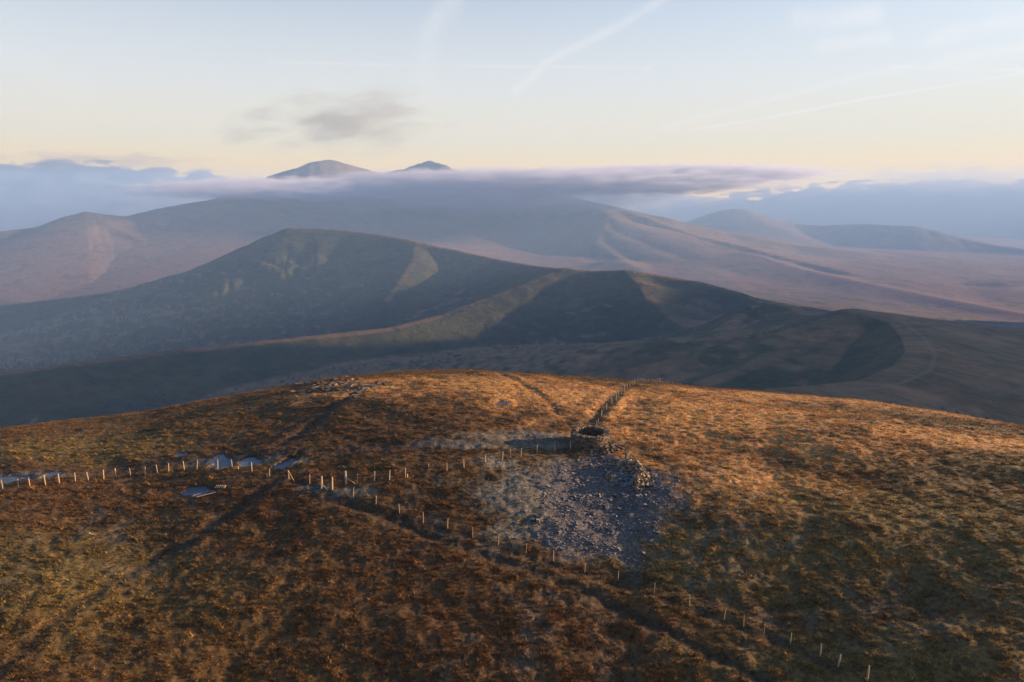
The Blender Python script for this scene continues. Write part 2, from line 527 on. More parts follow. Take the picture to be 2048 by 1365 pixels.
def mat_stone(name, a, b, c3, frost=.0, scale=3.0):
    m, t, bs = new_mat(name)
    tc = t.n('ShaderNodeTexCoord'); P = tc.outputs['Object']
    rnd = t.n('ShaderNodeAttribute', attribute_name='tone')
    n = t.noise(P, scale * 2.2, 5, .65)
    c = t.mix(t.smooth(rnd.outputs['Fac'], .1, .9), a, b)
    c = t.mix(t.smooth(n, .45, .75), c, t.mix(1.0, c, (.45, .45, .47), 'MULTIPLY'))
    li = t.noise(P, scale, 4, .7)
    c = t.mix(t.smooth(li, .60, .70), c, c3)
    if frost:
        geo = t.n('ShaderNodeNewGeometry'); sp = t.n('ShaderNodeSeparateXYZ'); t.put(sp.inputs[0], geo.outputs['Normal'])
        c = t.mix(t.math('MULTIPLY', t.smooth(sp.outputs[2], .5, .95), frost), c, (.36, .38, .44))
    t.put(bs.inputs['Base Color'], c)
    bs.inputs['Roughness'].default_value = .9
    bmp = t.n('ShaderNodeBump'); bmp.inputs['Strength'].default_value = .5; bmp.inputs['Distance'].default_value = .03
    t.put(bmp.inputs['Height'], n); t.put(bs.inputs['Normal'], bmp.outputs[0])
    return m

def mat_wood(name, a, b):
    m, t, bs = new_mat(name)
    tc = t.n('ShaderNodeTexCoord')
    oi = t.n('ShaderNodeObjectInfo')
    v = t.scale(tc.outputs['Object'], (22, 22, 2.2))
    n = t.noise(v, 1.5, 5, .65)
    c = t.mix(n, a, b)
    c = t.mix(t.math('MULTIPLY', oi.outputs['Random'], .5), c, t.mix(1.0, c, (.55, .52, .5), 'MULTIPLY'))
    t.put(bs.inputs['Base Color'], c)
    bs.inputs['Roughness'].default_value = .8
    bmp = t.n('ShaderNodeBump'); bmp.inputs['Strength'].default_value = .4; bmp.inputs['Distance'].default_value = .01
    t.put(bmp.inputs['Height'], n); t.put(bs.inputs['Normal'], bmp.outputs[0])
    return m

def mat_ice():
    m, t, bs = new_mat('frozen_pool')
    geo = t.n('ShaderNodeNewGeometry'); P = geo.outputs['Position']
    n = t.noise(P, 1.1, 5, .65, dist=.8); k = t.noise(P, 5.0, 4, .7)
    c = t.mix(t.smooth(n, .38, .66), (.020, .036, .062), (.09, .13, .20))
    c = t.mix(t.math('MULTIPLY', t.smooth(k, .55, .72), .6), c, (.20, .25, .32))
    t.put(bs.inputs['Base Color'], c)
    t.put(bs.inputs['Roughness'], t.smooth(n, .35, .65, .3, .65))
    bs.inputs['Specular IOR Level'].default_value = .25
    bmp = t.n('ShaderNodeBump'); bmp.inputs['Strength'].default_value = .25; bmp.inputs['Distance'].default_value = .04
    t.put(bmp.inputs['Height'], k); t.put(bs.inputs['Normal'], bmp.outputs[0])
    return m

def mat_fell(name, grass_a, grass_b, heather, rock, flank=(.40, .56, .62), grain=(.38, .38, .42), bump=6.0):
    """moor and rock of the far hills"""
    m, t, bs = new_mat(name)
    geo = t.n('ShaderNodeNewGeometry'); P = geo.outputs['Position']
    sp = t.n('ShaderNodeSeparateXYZ'); t.put(sp.inputs[0], geo.outputs['Normal'])
    n1 = t.noise(t.scale(P, (1, 1, 2.5)), 1 / 260.0, 7, .62)
    n2 = t.noise(t.scale(P, (1, 1, 3.0)), 1 / 70.0, 6, .68)
    n3 = t.noise(t.scale(P, (1, 1, 1.6)), 1 / 22.0, 5, .7)
    c = t.mix(t.smooth(n1, .35, .65), grass_a, grass_b)
    # brown moor on flat tops; steep flanks darkened, part green grass, part painted shade
    flat = t.smooth(t.math('ADD', sp.outputs[2], t.math('MULTIPLY', t.math('SUBTRACT', n1, .5), .06)), .962, .988)
    c = t.mix(t.math('MULTIPLY', flat, .75), t.mix(1.0, c, flank, 'MULTIPLY'), t.mix(n2, heather, grass_a))
    c = t.mix(t.math('MULTIPLY', t.smooth(n2, .46, .60), t.math('MULTIPLY_ADD', flat, .6, .15)), c, heather)
    c = t.mix(t.math('MULTIPLY', t.smooth(n3, .42, .66), .65), c, t.mix(1.0, c, grain, 'MULTIPLY'))
    n4 = t.noise(t.scale(P, (1, 1, .6)), 1 / 130.0, 6, .7, dist=1.2)
    c = t.mix(t.math('MULTIPLY', t.smooth(n4, .52, .60), .55), c, t.mix(1.0, c, (.42, .46, .46), 'MULTIPLY'))
    steep = t.smooth(t.math('ADD', sp.outputs[2], t.math('MULTIPLY', t.math('SUBTRACT', n2, .5), .5)), .84, .66)
    c = t.mix(t.math('MULTIPLY', steep, .8), c, t.mix(t.smooth(n3, .35, .65), rock, t.mix(1.0, rock, (.4, .4, .42), 'MULTIPLY')))
    pa = t.n('ShaderNodeAttribute', attribute_name='path')
    c = t.mix(t.math('MULTIPLY', pa.outputs['Fac'], .5), c, (.17, .14, .11))
    t.put(bs.inputs['Base Color'], c)
    bs.inputs['Roughness'].default_value = .95
    bs.inputs['Specular IOR Level'].default_value = .1
    bmp = t.n('ShaderNodeBump'); bmp.inputs['Strength'].default_value = .6; bmp.inputs['Distance'].default_value = bump
    t.put(bmp.inputs['Height'], t.math('ADD', t.math('MULTIPLY', n2, 1.6), n3)); t.put(bs.inputs['Normal'], bmp.outputs[0])
    return m

M_GROUND = mat_ground()
M_GRASS = mat_grass()
M_WALL = mat_stone('dry_stone', (.045, .034, .027), (.15, .105, .078), (.17, .14, .08), 0)
M_RUIN_SUNLIT = mat_stone('sunlit_ruin_stone', (.08, .06, .047), (.32, .24, .18), (.30, .27, .20), 0)  # stone colour made warmer and brighter to carry the sunlight on the rubble
M_SCREE = mat_stone('slate_scree', (.040, .032, .029), (.135, .108, .096), (.20, .18, .155), .25, 4)
M_SLATE = mat_stone('blue_slate', (.030, .033, .045), (.11, .115, .14), (.19, .20, .24), .25, 4)
M_WOOD = mat_wood('weathered_post_wood', (.46, .34, .22), (.26, .18, .12))
M_PLANK = mat_wood('pale_plank_wood', (.55, .42, .30), (.36, .27, .19))
M_ICE = mat_ice()
M_WIRE, _t, _b = new_mat('galvanised_wire'); _b.inputs['Base Color'].default_value = (.22, .20, .18, 1); _b.inputs['Metallic'].default_value = .6; _b.inputs['Roughness'].default_value = .55
M_HILL = mat_fell('moor_hill', (.130, .098, .048), (.070, .068, .036), (.150, .085, .050), (.050, .052, .055), bump=8.0)
M_SPUR = mat_fell('moor_spur', (.105, .095, .050), (.058, .066, .036), (.230, .125, .078), (.050, .052, .055), bump=8.0)
M_MOUNT = mat_fell('rocky_mountain', (.200, .125, .080), (.130, .095, .066), (.180, .090, .072), (.180, .150, .140), (.8, .82, .85), (.60, .60, .64), 5.0)

# ------------------------------------------------------------------ the summit hill mesh
azd = np.linspace(R(-54), R(54), 1060)
azc = np.linspace(R(54), R(306), 110)[1:-1]
az_all = np.concatenate([azd, azc])
r_all = np.concatenate([np.linspace(.5, 27, 10), np.geomspace(29, 176, 470), np.linspace(180, 262, 14)])
RR, AA = np.meshgrid(r_all, az_all, indexing='ij')
hx = (RR * np.sin(AA)).ravel(); hy = (RR * np.cos(AA)).ravel()
hz = hill_full(hx, hy)
cv = cover(hx, hy)
hill_me = mesh_from('summit_hill', np.column_stack([hx, hy, hz]), grid_faces(len(r_all), len(az_all), True), M_GROUND, True,
                    dict(col=cv['col'], frost=cv['frost'], gravel=cv['gravel']))
tag(link('ground', hill_me), kind='structure')

# ------------------------------------------------------------------ far hills and mountains: one height function from ridge lines
def P3(px, py, d):
    az, t = pix_dir(px, py)
    return (d * math.sin(az), d * math.cos(az), CZ - t * d)

def ridge(pts):
    """pts: (px, py, distance or None to interpolate)"""
    ks = [i for i, p in enumerate(pts) if p[2] is not None]
    out = []
    for i, p in enumerate(pts):
        d = p[2] if p[2] is not None else float(np.interp(i, ks, [pts[k][2] for k in ks]))
        out.append(P3(p[0], p[1], d))
    return np.array(out)
N = None
# name, ridge, (slope, drop length) to the left of travel, the same to the right, noise height
RIDGES = [
    ('near_spur', ridge([(1712, 626, 900), (1760, 632, 890), (1800, 645, 850), (1828, 675, 760), (1838, 705, 680), (1815, 735, 610), (1745, 766, 540), (1650, 776, 470), (1560, 783, 420)]), (.16, 3000), (.80, 420), 7),
    ('near_spur', ridge([(1712, 628, 900), (1655, 672, 835), (1580, 708, 770), (1500, 738, 715), (1410, 766, 670)]), (.70, 380), (.62, 420), 6),
    ('near_spur', ridge([(1640, 647, 960), (1665, 652, 940), (1690, 643, 915), (1712, 625, 900), (1780, 632, 920), (1850, 641, 950), (1950, 651, 980), (2048, 661, 1020), (2250, 690, 1150), (2600, 740, 1400)]), (.45, 700), (.20, 2200), 6),
    ('near_spur', ridge([(1240, 768, 760), (1300, 742, 840), (1390, 695, 960), (1450, 655, 1060), (1490, 629, 1130), (1515, 612, 1160), (1545, 606, 1170), (1590, 615, 1150), (1640, 647, 960)]), (.58, 800), (.66, 700), 9),
    ('middle_hill', ridge([(1130, 539, 1950), (1180, 542, 1930), (1250, 541, 1900), (1320, 551, 1880), (1400, 565, 1850), (1470, 584, 1800), (1530, 607, 1750), (1620, 650, 1650), (1700, 690, 1600)]), (.5, 900), (.42, 900), 14),
    ('middle_hill', ridge([(1255, 543, 1890), (1278, 565, 1790), (1300, 600, 1660), (1345, 636, 1540), (1400, 668, 1400), (1440, 700, 1280)]), (.24, 1500), (.75, 480), 10),
    ('middle_hill', ridge([(1130, 539, 1950), (1090, 553, 1880), (1040, 573, 1800), (960, 602, 1700), (880, 632, 1600), (780, 657, 1500), (600, 676, 1430), (450, 692, 1380), (300, 708, 1320), (150, 727, 1270), (0, 745, 1220), (-200, 775, 1150)]), (.42, 800), (.44, 800), 14),
    ('dark_hill', ridge([(-250, 640, 3100), (0, 612, 3050), (200, 588, 3000), (300, 572, 3000), (380, 549, 2980), (440, 521, 2960), (500, 490, 2940), (545, 470, 2930), (580, 456, 2920), (640, 457, 2900), (700, 462, 2850), (760, 470, 2780), (820, 480, 2700), (860, 491, 2650), (910, 500, 2580), (960, 512, 2500), (1010, 522, 2400), (1060, 531, 2250), (1130, 539, 1950)]), (.5, 900), (.52, 900), 22),
    ('dark_hill', ridge([(835, 484, 2700), (830, 520, 2450), (800, 565, 2200), (775, 600, 2050)]), (.40, 700), (.50, 700), 18),
    ('left_fell', ridge([(-400, 490, 5200), (-150, 474, 5200), (0, 463, 5200), (60, 456, 5200), (112, 448, 5200), (135, 433, 5250), (172, 424, 5300), (215, 430, 5300), (250, 433, 5350), (320, 417, 5450), (380, 406, 5550), (420, 400, 5600), (470, 392, 5700), (560, 380, 5900)]), (.5, 900), (.30, 1900), 5),
    ('great_mountain', ridge([(430, 398, 5900), (480, 374, 6150), (540, 352, 6300), (590, 336, N), (620, 326, N), (638, 320.5, N), (662, 320, N), (690, 326, N), (720, 336, N), (765, 346, 6500), (810, 338, N), (832, 329, N), (846, 326, N), (858, 320.5, N), (870, 325, N), (888, 329, N), (905, 338, N), (960, 352, N), (1050, 372, 6000), (1130, 391, N), (1200, 407, 5600), (1250, 420, N), (1300, 437, N), (1340, 452, 5300), (1400, 472, N), (1480, 491, 5000), (1600, 521, N), (1720, 549, N), (1850, 581, N), (2048, 621, 4200), (2300, 680, 3900)]), (.95, 800), (.95, 800), 15),
    ('great_mountain', ridge([(690, 372, 6100), (705, 388, 5750), (722, 414, 5350), (745, 446, 5000), (778, 473, 4700), (830, 492, 4400), (900, 520, 4000)]), (.46, 800), (.85, 700), 16),
    ('great_mountain', ridge([(1205, 408, 5580), (1213, 432, 5300), (1206, 458, 5050), (1190, 485, 4800), (1230, 512, 4550), (1310, 540, 4300), (1420, 570, 4000), (1520, 600, 3700), (1650, 640, 3300)]), (.24, 2200), (.75, 800), 14),
    ('great_mountain', ridge([(1490, 505, 4750), (1600, 538, 4400), (1750, 570, 4050), (1900, 600, 3750), (2048, 628, 3450), (2300, 680, 3100)]), (.16, 2200), (.11, 2500), 10),
    ('great_mountain', ridge([(1560, 500, 6000), (1700, 512, 5900), (1850, 532, 5700), (2048, 556, 5400), (2300, 590, 5200)]), (.18, 2200), (.13, 2500), 10),
    ('great_mountain', ridge([(1240, 520, 4300), (1330, 562, 3900), (1480, 600, 3500), (1620, 628, 3200), (1800, 650, 2900), (2048, 690, 2700)]), (.18, 1800), (.15, 1800), 10),
    ('far_peak', ridge([(1250, 480, 8600), (1320, 474, 8600), (1365, 456, 8500), (1390, 442, N), (1420, 428, N), (1445, 420, N), (1470, 417, N), (1490, 419, N), (1520, 428, N), (1560, 440, N), (1600, 448, N), (1650, 451, N), (1700, 449, N), (1740, 448, N), (1780, 450, N), (1830, 452, 8300), (1870, 461, N), (1930, 477, N), (1980, 488, N), (2048, 498, 8000), (2200, 515, 7800), (2500, 560, 7400)]), (.5, 1300), (.36, 1500), 14),
    # unseen ridge added beyond the right-hand edge, crest shaped to shade the near hills
    ('added_shade_ridge', np.array([(3050, 100, 280), (3000, 600, 400), (3000, 1300, 430), (3000, 1850, 425), (3000, 1950, 345), (3000, 2010, 268), (3000, 2060, 225), (3000, 2150, 228), (3000, 2250, 248), (3000, 2330, 240), (3050, 2450, 110), (3150, 2700, -220)], float), (1.6, 800), (1.6, 800), 6),
]
def base_floor(x, y):
    r = np.hypot(x, y)
    return CZ - 430 - 90 * sst(1500, 5000, r) - 60 * sst(6000, 12000, r) + 70 * fbm(x, y, 1100, 4, 161)

def far_height(x, y):
    r = np.hypot(x, y)
    best = base_floor(x, y); ids = np.zeros(x.shape, int)
    wx = x + 60 * fbm(x, y, 500, 3, 171) * sst(300, 2500, r)
    wy = y + 60 * fbm(x, y, 500, 3, 181) * sst(300, 2500, r)
    big = fbm(x, y, 800, 3, 191); gul = ridged(x, y, 520, 3, 201)
    fin = fbm(x, y, 170, 4, 211, .55) * sst(3500, 2100, r) * 1.15
    acc = best.copy()
    x32, y32 = x.astype(np.float32), y.astype(np.float32)
    relief = (.55 * gul + .7 * big + .35 * fin).astype(np.float32)
    for i, (nm, P, sl_, sr_, amp) in enumerate(RIDGES):
        z = np.full(x.shape, -1e9, np.float32); al = np.zeros(x.shape, np.float32); ac = np.zeros(x.shape, np.float32); s0 = 0.0
        for A, B in zip(P[:-1], P[1:]):
            dx, dy = float(B[0] - A[0]), float(B[1] - A[1]); L2 = dx * dx + dy * dy + 1e-9
            ux = x32 - np.float32(A[0]); uy = y32 - np.float32(A[1])
            t = np.clip((ux * dx + uy * dy) / L2, 0, 1)
            qx = ux - t * dx; qy = uy - t * dy
            d0 = np.sqrt(qx * qx + qy * qy)
            w = np.clip(.5 + .5 * (dx * qy - dy * qx) / (math.sqrt(L2) * np.maximum(d0, 1e-3)), 0, 1)
            w = w * w * (3 - 2 * w)
            a = sr_[0] + (sl_[0] - sr_[0]) * w; L = sr_[1] + (sl_[1] - sr_[1]) * w
            dd = np.maximum(0, d0 - 6.0)
            dd = dd * dd / (dd + 22.0)                         # rounded crest
            g_ = np.clip((d0 - 10) / (250 + 6 * amp), 0, 1)
            zz = float(A[2]) + t * float(B[2] - A[2]) - a * L * (1 - np.exp(-dd / L)) - .03 * dd + relief * (amp * g_ * g_ * (3 - 2 * g_))
            m = zz > z
            z = np.where(m, zz, z); al = np.where(m, s0 + t * math.sqrt(L2), al); ac = np.where(m, d0, ac)
            s0 += math.sqrt(L2)
        z = z.astype(float)
        wlg = 40 + 9.0 * amp * (amp < 30) * (1.0 if nm in ('great_mountain', 'left_fell', 'far_peak') else .6)
        gl = np.zeros(x.shape); near_ = z > best - 60
        gl[near_] = np.abs(perlin(al[near_] / wlg + .004 * ac[near_] * fin[near_], ac[near_] / (9 * wlg), 221 + i)) + .5 * np.abs(perlin(al[near_] / (.45 * wlg), ac[near_] / (5 * wlg), 231 + i))
        z += (gl * 1.7 - .5) * amp * sst(15, 160 + 5 * amp, ac) * .9
        sm = 10.0
        ids = np.where(z > acc, i + 1, ids)
        h = np.clip(.5 + .5 * (z - acc) / sm, 0, 1)
        acc = acc * (1 - h) + z * h + sm * h * (1 - h)
    return acc, ids

faz_d = np.linspace(R(-45), R(45), 800)
faz_c = np.linspace(R(45), R(315), 140)[1:-1]
faz = np.concatenate([faz_d, faz_c])
fr = np.concatenate([np.geomspace(258, 9600, 440), np.geomspace(9800, 11500, 10)])
RR, AA = np.meshgrid(fr, faz, indexing='ij')
fx_ = (RR * np.sin(AA)).ravel(); fy_ = (RR * np.cos(AA)).ravel()
fz_, fid = far_height(fx_, fy_)
hb = hill_base(fx_, fy_)
rr_ = np.hypot(fx_, fy_)
hillm = (hb > fz_) & (rr_ < 900)
fz_ = np.where(hillm, hb, fz_); fid = np.where(hillm, -1, fid)
fz_ = np.where(rr_ < 262, hb, fz_)
# walkers' path on the near spur
PATH = np.array([P3(*p)[:2] for p in [(1722, 633, 895), (1800, 641, 870), (1850, 668, 760), (1872, 700, 680), (1862, 735, 610), (1790, 765, 540), (1700, 778, 480)]])
PATH2 = np.array([P3(*p)[:2] for p in [(1500, 622, 1150), (1545, 629, 1120), (1600, 636, 1080), (1640, 642, 965)]])
PATH3 = np.array([P3(*p)[:2] for p in [(0, 835, 950), (40, 805, 1030), (66, 785, 1080)]])
pth = np.zeros(fx_.shape)
for PP, w in ((PATH, 1.3), (PATH2, 1.2), (PATH3, 1.5)):
    d = poly_dist(fx_, fy_, PP)[0]
    pth = np.maximum(pth, sst(w * 2.2, w * .6, d))
V = np.column_stack([fx_, fy_, fz_])
FC = grid_faces(len(fr), len(faz), True)
# normals of the whole sheet, so that the pieces meet without a visible seam
e1 = V[FC[:, 2]] - V[FC[:, 0]]; e2 = V[FC[:, 3]] - V[FC[:, 1]]
fn = np.cross(e1, e2); fn *= np.where(fn[:, 2:3] < 0, -1, 1)
VN = np.zeros_like(V)
for k in range(4):
    for ax in range(3):
        VN[:, ax] += np.bincount(FC[:, k], fn[:, ax], len(V))
VN /= np.linalg.norm(VN, axis=1, keepdims=True) + 1e-12
names = {0: 'valley', -1: 'valley'}
for i, rdg in enumerate(RIDGES):
    names[i + 1] = rdg[0]
lut = {n: k for k, n in enumerate(dict.fromkeys(names.values()))}
code = np.array([lut[names[i]] for i in range(-1, len(RIDGES) + 1)])
vcode = code[fid + 1]
fcode = vcode[FC[:, 0]]
for nm, k in lut.items():
    sel = FC[fcode == k]
    if not len(sel):
        continue
    used, inv = np.unique(sel, return_inverse=True)
    big = nm in ('great_mountain', 'far_peak', 'left_fell')
    me = mesh_from(nm, V[used], inv.reshape(-1, 4), M_MOUNT if big else M_SPUR if nm == 'near_spur' else M_HILL, True, dict(path=pth[used]))
    if len(me.vertices) == len(used):
        me.normals_split_custom_set_from_vertices(VN[used].tolist())
    tag(link({'valley': 'valley', 'great_mountain': 'mountain', 'far_peak': 'mountain', 'left_fell': 'mountain'}.get(nm, 'hill'), me), kind='structure')  # the unseen ridge added for shade becomes a hill object too
Z_LOW = float(fz_.min()); Z_HIGH = float(fz_.max())

# ------------------------------------------------------------------ haze, cap cloud and other clouds
def box_mesh(name, lo, hi):
    bm = bmesh.new()
    bmesh.ops.create_cube(bm, size=1.0)
    for v in bm.verts:
        for a in range(3):
            v.co[a] = hi[a] if v.co[a] > 0 else lo[a]
    me = bpy.data.meshes.new(name); bm.to_mesh(me); bm.free()
    return me
def vol_mat(name):
    m = bpy.data.materials.new(name); m.use_nodes = True
    m.node_tree.nodes.clear()
    t = NT(m.node_tree)
    out = t.n('ShaderNodeOutputMaterial'); pv = t.n('ShaderNodeVolumePrincipled')
    m.node_tree.links.new(pv.outputs[0], out.inputs['Volume'])
    return m, t, pv
HAZE_DENSITY = 9.0e-5
m_haze, _t, pv = vol_mat('haze')
pv.inputs['Color'].default_value = (.32, .54, 1.0, 1)
pv.inputs['Density'].default_value = HAZE_DENSITY
pv.inputs['Anisotropy'].default_value = .05
me = box_mesh('haze', (-11800, -11800, Z_LOW - 1.0), (11800, 11800, max(Z_HIGH, CZ) + 15))
me.materials.append(m_haze)
tag(link('haze', me), kind='stuff')

def cloud(name, centre, radii, density, thr, nscale, seed, color=(.50, .60, .85), stretch=(1, 1, 1), rz=0.0, soft=.6, ry=0.0):
    bm = bmesh.new()
    bmesh.ops.create_icosphere(bm, subdivisions=3, radius=1.0)
    me = bpy.data.meshes.new(name); bm.to_mesh(me); bm.free()
    m, t, pv = vol_mat(name)
    tc = t.n('ShaderNodeTexCoord'); P = tc.outputs['Object']
    ln = t.n('ShaderNodeVectorMath', operation='LENGTH'); t.put(ln.inputs[0], P)
    shape = t.math('SUBTRACT', 1.0, ln.outputs['Value'])
    mp = t.n('ShaderNodeVectorMath', operation='MULTIPLY_ADD')
    t.put(mp.inputs[0], P); mp.inputs[1].default_value = stretch; mp.inputs[2].default_value = (seed * 3.1, seed * 1.7, seed * .9)
    nz = t.noise(mp.outputs[0], nscale, 4, .6)
    v = t.math('ADD', shape, t.math('MULTIPLY', t.math('SUBTRACT', nz, .5), thr))
    d = t.math('MULTIPLY', t.smooth(v, .05, soft), density)
    t.put(pv.inputs['Density'], d)
    pv.inputs['Color'].default_value = (*color, 1)
    pv.inputs['Anisotropy'].default_value = .2
    me.materials.append(m)
    o = link(name, me, None, centre)
    o.scale = radii; o.rotation_euler = (0, ry, rz)
    return o
def C3(px, py, d):
    return Vector(P3(px, py, d))
# cap cloud lying along the great mountain, with a thin veil below
def cap_cloud(px, py, d, wpx, hpx, depth, *a, **k):
    kx = d / 1390.0
    az = pix_dir(px, py)[0]
    return cloud('cap_cloud', C3(px, py, d), (wpx * kx, depth, hpx * kx), *a, rz=-az, **k)
MAUVE = dict(color=(.48, .49, .66))
tag(cap_cloud(1080, 365, 5500, 560, 32, 900, .0050, .85, 2.6, 1, stretch=(5, .8, 1.4), soft=.45, **MAUVE), kind='stuff')
tag(cap_cloud(590, 379, 5600, 330, 26, 900, .0034, 1.0, 2.6, 4, stretch=(4, .8, 1.4), soft=.5, color=(.6, .62, .8)), kind='stuff')
tag(cap_cloud(1350, 350, 6200, 330, 22, 900, .0050, .9, 2.8, 9, stretch=(5, .8, 1.4), soft=.4, **MAUVE), kind='stuff')
tag(cap_cloud(1000, 398, 5100, 520, 42, 500, .0028, .6, 1.8, 6, stretch=(4, 1, 1), soft=.9, color=(.6, .62, .85)), kind='stuff')
# cloud sea beyond the mountains, its shade put into the darkened colours
BANK_SHADE = dict(color=(.23, .25, .34), soft=.14)
tag(cloud('cloud_sea', C3(150, 452, 14800), (5300, 1900, 1185), .0035, .75, 6.0, 2, stretch=(2.0, .25, 1.2), rz=.5, **BANK_SHADE), kind='stuff')
tag(cloud('cloud_sea', C3(1000, 450, 15400), (6400, 1900, 980), .0035, .7, 6.0, 7, stretch=(2.0, .25, 1.2), **BANK_SHADE), kind='stuff')
tag(cloud('cloud_sea', C3(1850, 462, 15200), (5700, 1900, 990), .0035, 1.1, 6.0, 5, stretch=(2.0, .25, 1.2), rz=-.5, color=(.20, .18, .22), soft=.14), kind='stuff')
# the loose grey cloud above the summits
tag(cloud('cloud', C3(690, 246, 8000), (1350, 500, 430), .0016, 3.2, 2.0, 3, stretch=(1.2, .5, 1.4), rz=.25, soft=1.3, color=(.26, .255, .275), ry=-.12), 'loose grey cloud drifting in the sky above the rounded summit', 'cloud')
tag(cloud('cloud', C3(210, 322, 14000), (2150, 600, 200), .0010, 2.2, 1.6, 11, stretch=(2.5, .6, 1.2), rz=.4, soft=.9, color=(.30, .30, .36)), 'thin dark cloud wisp low over the left horizon', 'cloud')
tag(cloud('cloud', C3(1900, 366, 14000), (1850, 600, 340), .0012, 2.4, 2.0, 13, stretch=(2.0, .6, 1.0), rz=-.4, soft=.7, color=(.34, .30, .34)), 'ragged mauve cloud top rising over the right horizon', 'cloud')

# ------------------------------------------------------------------ rough moor grass (nobody could count it: one object)
def tuft_mesh(i, blades, spread, h, seed):
    g = np.random.default_rng(seed)
    V, Fc, up = [], [], []
    # a low crown of old leaves
    n = 6
    for k in range(n):
        a = 2 * math.pi * k / n + g.uniform(-.3, .3); rr = spread * g.uniform(.7, 1.1)
        V.append((rr * math.cos(a), rr * math.sin(a), -.06)); up.append(0)
    V.append((g.uniform(-.04, .04), g.uniform(-.04, .04), h * .45)); up.append(.4)
    for k in range(n):
        Fc.append((k, (k + 1) % n, n))
    for b in range(blades):
        a = g.uniform(0, 2 * math.pi); r0 = spread * .6 * math.sqrt(g.uniform(0, 1))
        x, y = r0 * math.cos(a), r0 * math.sin(a)
        out = g.uniform(.25, 1.1); L = h * g.uniform(.7, 1.35)
        tx, ty, tz = x + out * L * math.cos(a), y + out * L * math.sin(a), L * (1 - .35 * out)
        w = g.uniform(.012, .026); px, py = -math.sin(a) * w, math.cos(a) * w
        k = len(V)
        V += [(x - px, y - py, 0), (x + px, y + py, 0), (tx, ty, tz)]; up += [.1, .1, 1]
        Fc.append((k, k + 1, k + 2))
    return mesh_from('grass_tuft', V, Fc, M_GRASS, False, dict(up=np.array(up)))

tufts = bpy.data.collections.new('grass_tufts')
for i, (bl, sp, h) in enumerate([(18, .17, .24), (22, .21, .30), (14, .24, .17), (26, .15, .34), (16, .20, .22)]):
    tufts.objects.link(bpy.data.objects.new('grass_tuft', tuft_mesh(i, bl, sp, h, 100 + i)))

NT_TRY = 660000
gr_ = 36 + (152 - 36) * rng.random(NT_TRY)
ga_ = R(-53) + R(106) * rng.random(NT_TRY)
keep = rng.random(NT_TRY) < np.clip(1.25 - gr_ / 300, .5, 1)
gr_, ga_ = gr_[keep], ga_[keep]
gx_, gy_ = gr_ * np.sin(ga_), gr_ * np.cos(ga_)
gc = cover(gx_, gy_)
clump = fbm(gx_, gy_, 1.5, 3, 301) + .25 * fbm(gx_, gy_, 9, 2, 311)
prob = np.clip(.62 + .55 * clump, .12, 1) * (1 - .95 * gc['mud']) * (1 - .88 * gc['gravel']) * (1 - .4 * gc['frost'])
prob *= 1 - pool_mask(gx_, gy_)
m = rng.random(len(gx_)) < prob * .72
SH = ground(1180, 902); SHC = Vector((SH.x * (1 + 2.5 / SH.xy.length), SH.y * (1 + 2.5 / SH.xy.length), 0))
m &= np.hypot(gx_ - SHC.x, gy_ - SHC.y) > 2.9
gx_, gy_ = gx_[m], gy_[m]; ccol = gc['col'][m]; fr_ = gc['frost'][m]; clump = clump[m]
gz_ = hill_full(gx_, gy_)
n = len(gx_)
big_t = rng.random(n) < .07
scl = np.clip(.62 + .55 * clump + .26 * rng.standard_normal(n), .30, 1.5) * (1 - .35 * fr_) * np.where(big_t, 1.4, 1) * .72
tone = np.exp(.30 * rng.standard_normal(n))[:, None]
hue = rng.random(n)[:, None]
tc_ = ccol * 1.05 * tone * np.where(hue < .16, np.array([[1.55, 1.35, 1.05]]), np.where(hue > .86, np.array([[.75, .62, .6]]), np.array([[1, 1, 1]])))
tc_ *= np.where(big_t & (rng.random(n) < .6), 1.7, 1)[:, None]
tc_ = np.clip(tc_, .008, .5)
gm = mesh_from('grass', np.column_stack([gx_, gy_, gz_ - .01]), np.zeros((0, 3), np.int32), None, True,
               dict(tcol=tc_, scl=scl, spin=rng.uniform(0, 6.283, n)))
go = link('grass', gm)
tag(go, 'rough brown and straw coloured moor grass', kind='stuff')
ng = bpy.data.node_groups.new('grass_scatter', 'GeometryNodeTree')
ng.interface.new_socket('Geometry', in_out='INPUT', socket_type='NodeSocketGeometry')
ng.interface.new_socket('Geometry', in_out='OUTPUT', socket_type='NodeSocketGeometry')
gi = ng.nodes.new('NodeGroupInput'); goo = ng.nodes.new('NodeGroupOutput')
mp = ng.nodes.new('GeometryNodeMeshToPoints')
ip = ng.nodes.new('GeometryNodeInstanceOnPoints')
ci = ng.nodes.new('GeometryNodeCollectionInfo'); ci.inputs[0].default_value = tufts
ci.inputs['Separate Children'].default_value = True; ci.inputs['Reset Children'].default_value = True
ip.inputs['Pick Instance'].default_value = True
def named(nm, typ):
    a = ng.nodes.new('GeometryNodeInputNamedAttribute'); a.data_type = typ; a.inputs[0].default_value = nm
    return a.outputs[0]
cx = ng.nodes.new('ShaderNodeCombineXYZ')
ng.links.new(named('spin', 'FLOAT'), cx.inputs[2])
e2r = ng.nodes.new('FunctionNodeEulerToRotation'); ng.links.new(cx.outputs[0], e2r.inputs[0])
ng.links.new(gi.outputs[0], mp.inputs[0]); ng.links.new(mp.outputs[0], ip.inputs[0])
ng.links.new(ci.outputs[0], ip.inputs['Instance']); ng.links.new(e2r.outputs[0], ip.inputs['Rotation'])
ng.links.new(named('scl', 'FLOAT'), ip.inputs['Scale'])
ng.links.new(ip.outputs[0], goo.inputs[0])
md = go.modifiers.new('scatter', 'NODES'); md.node_group = ng
print('tufts', n)

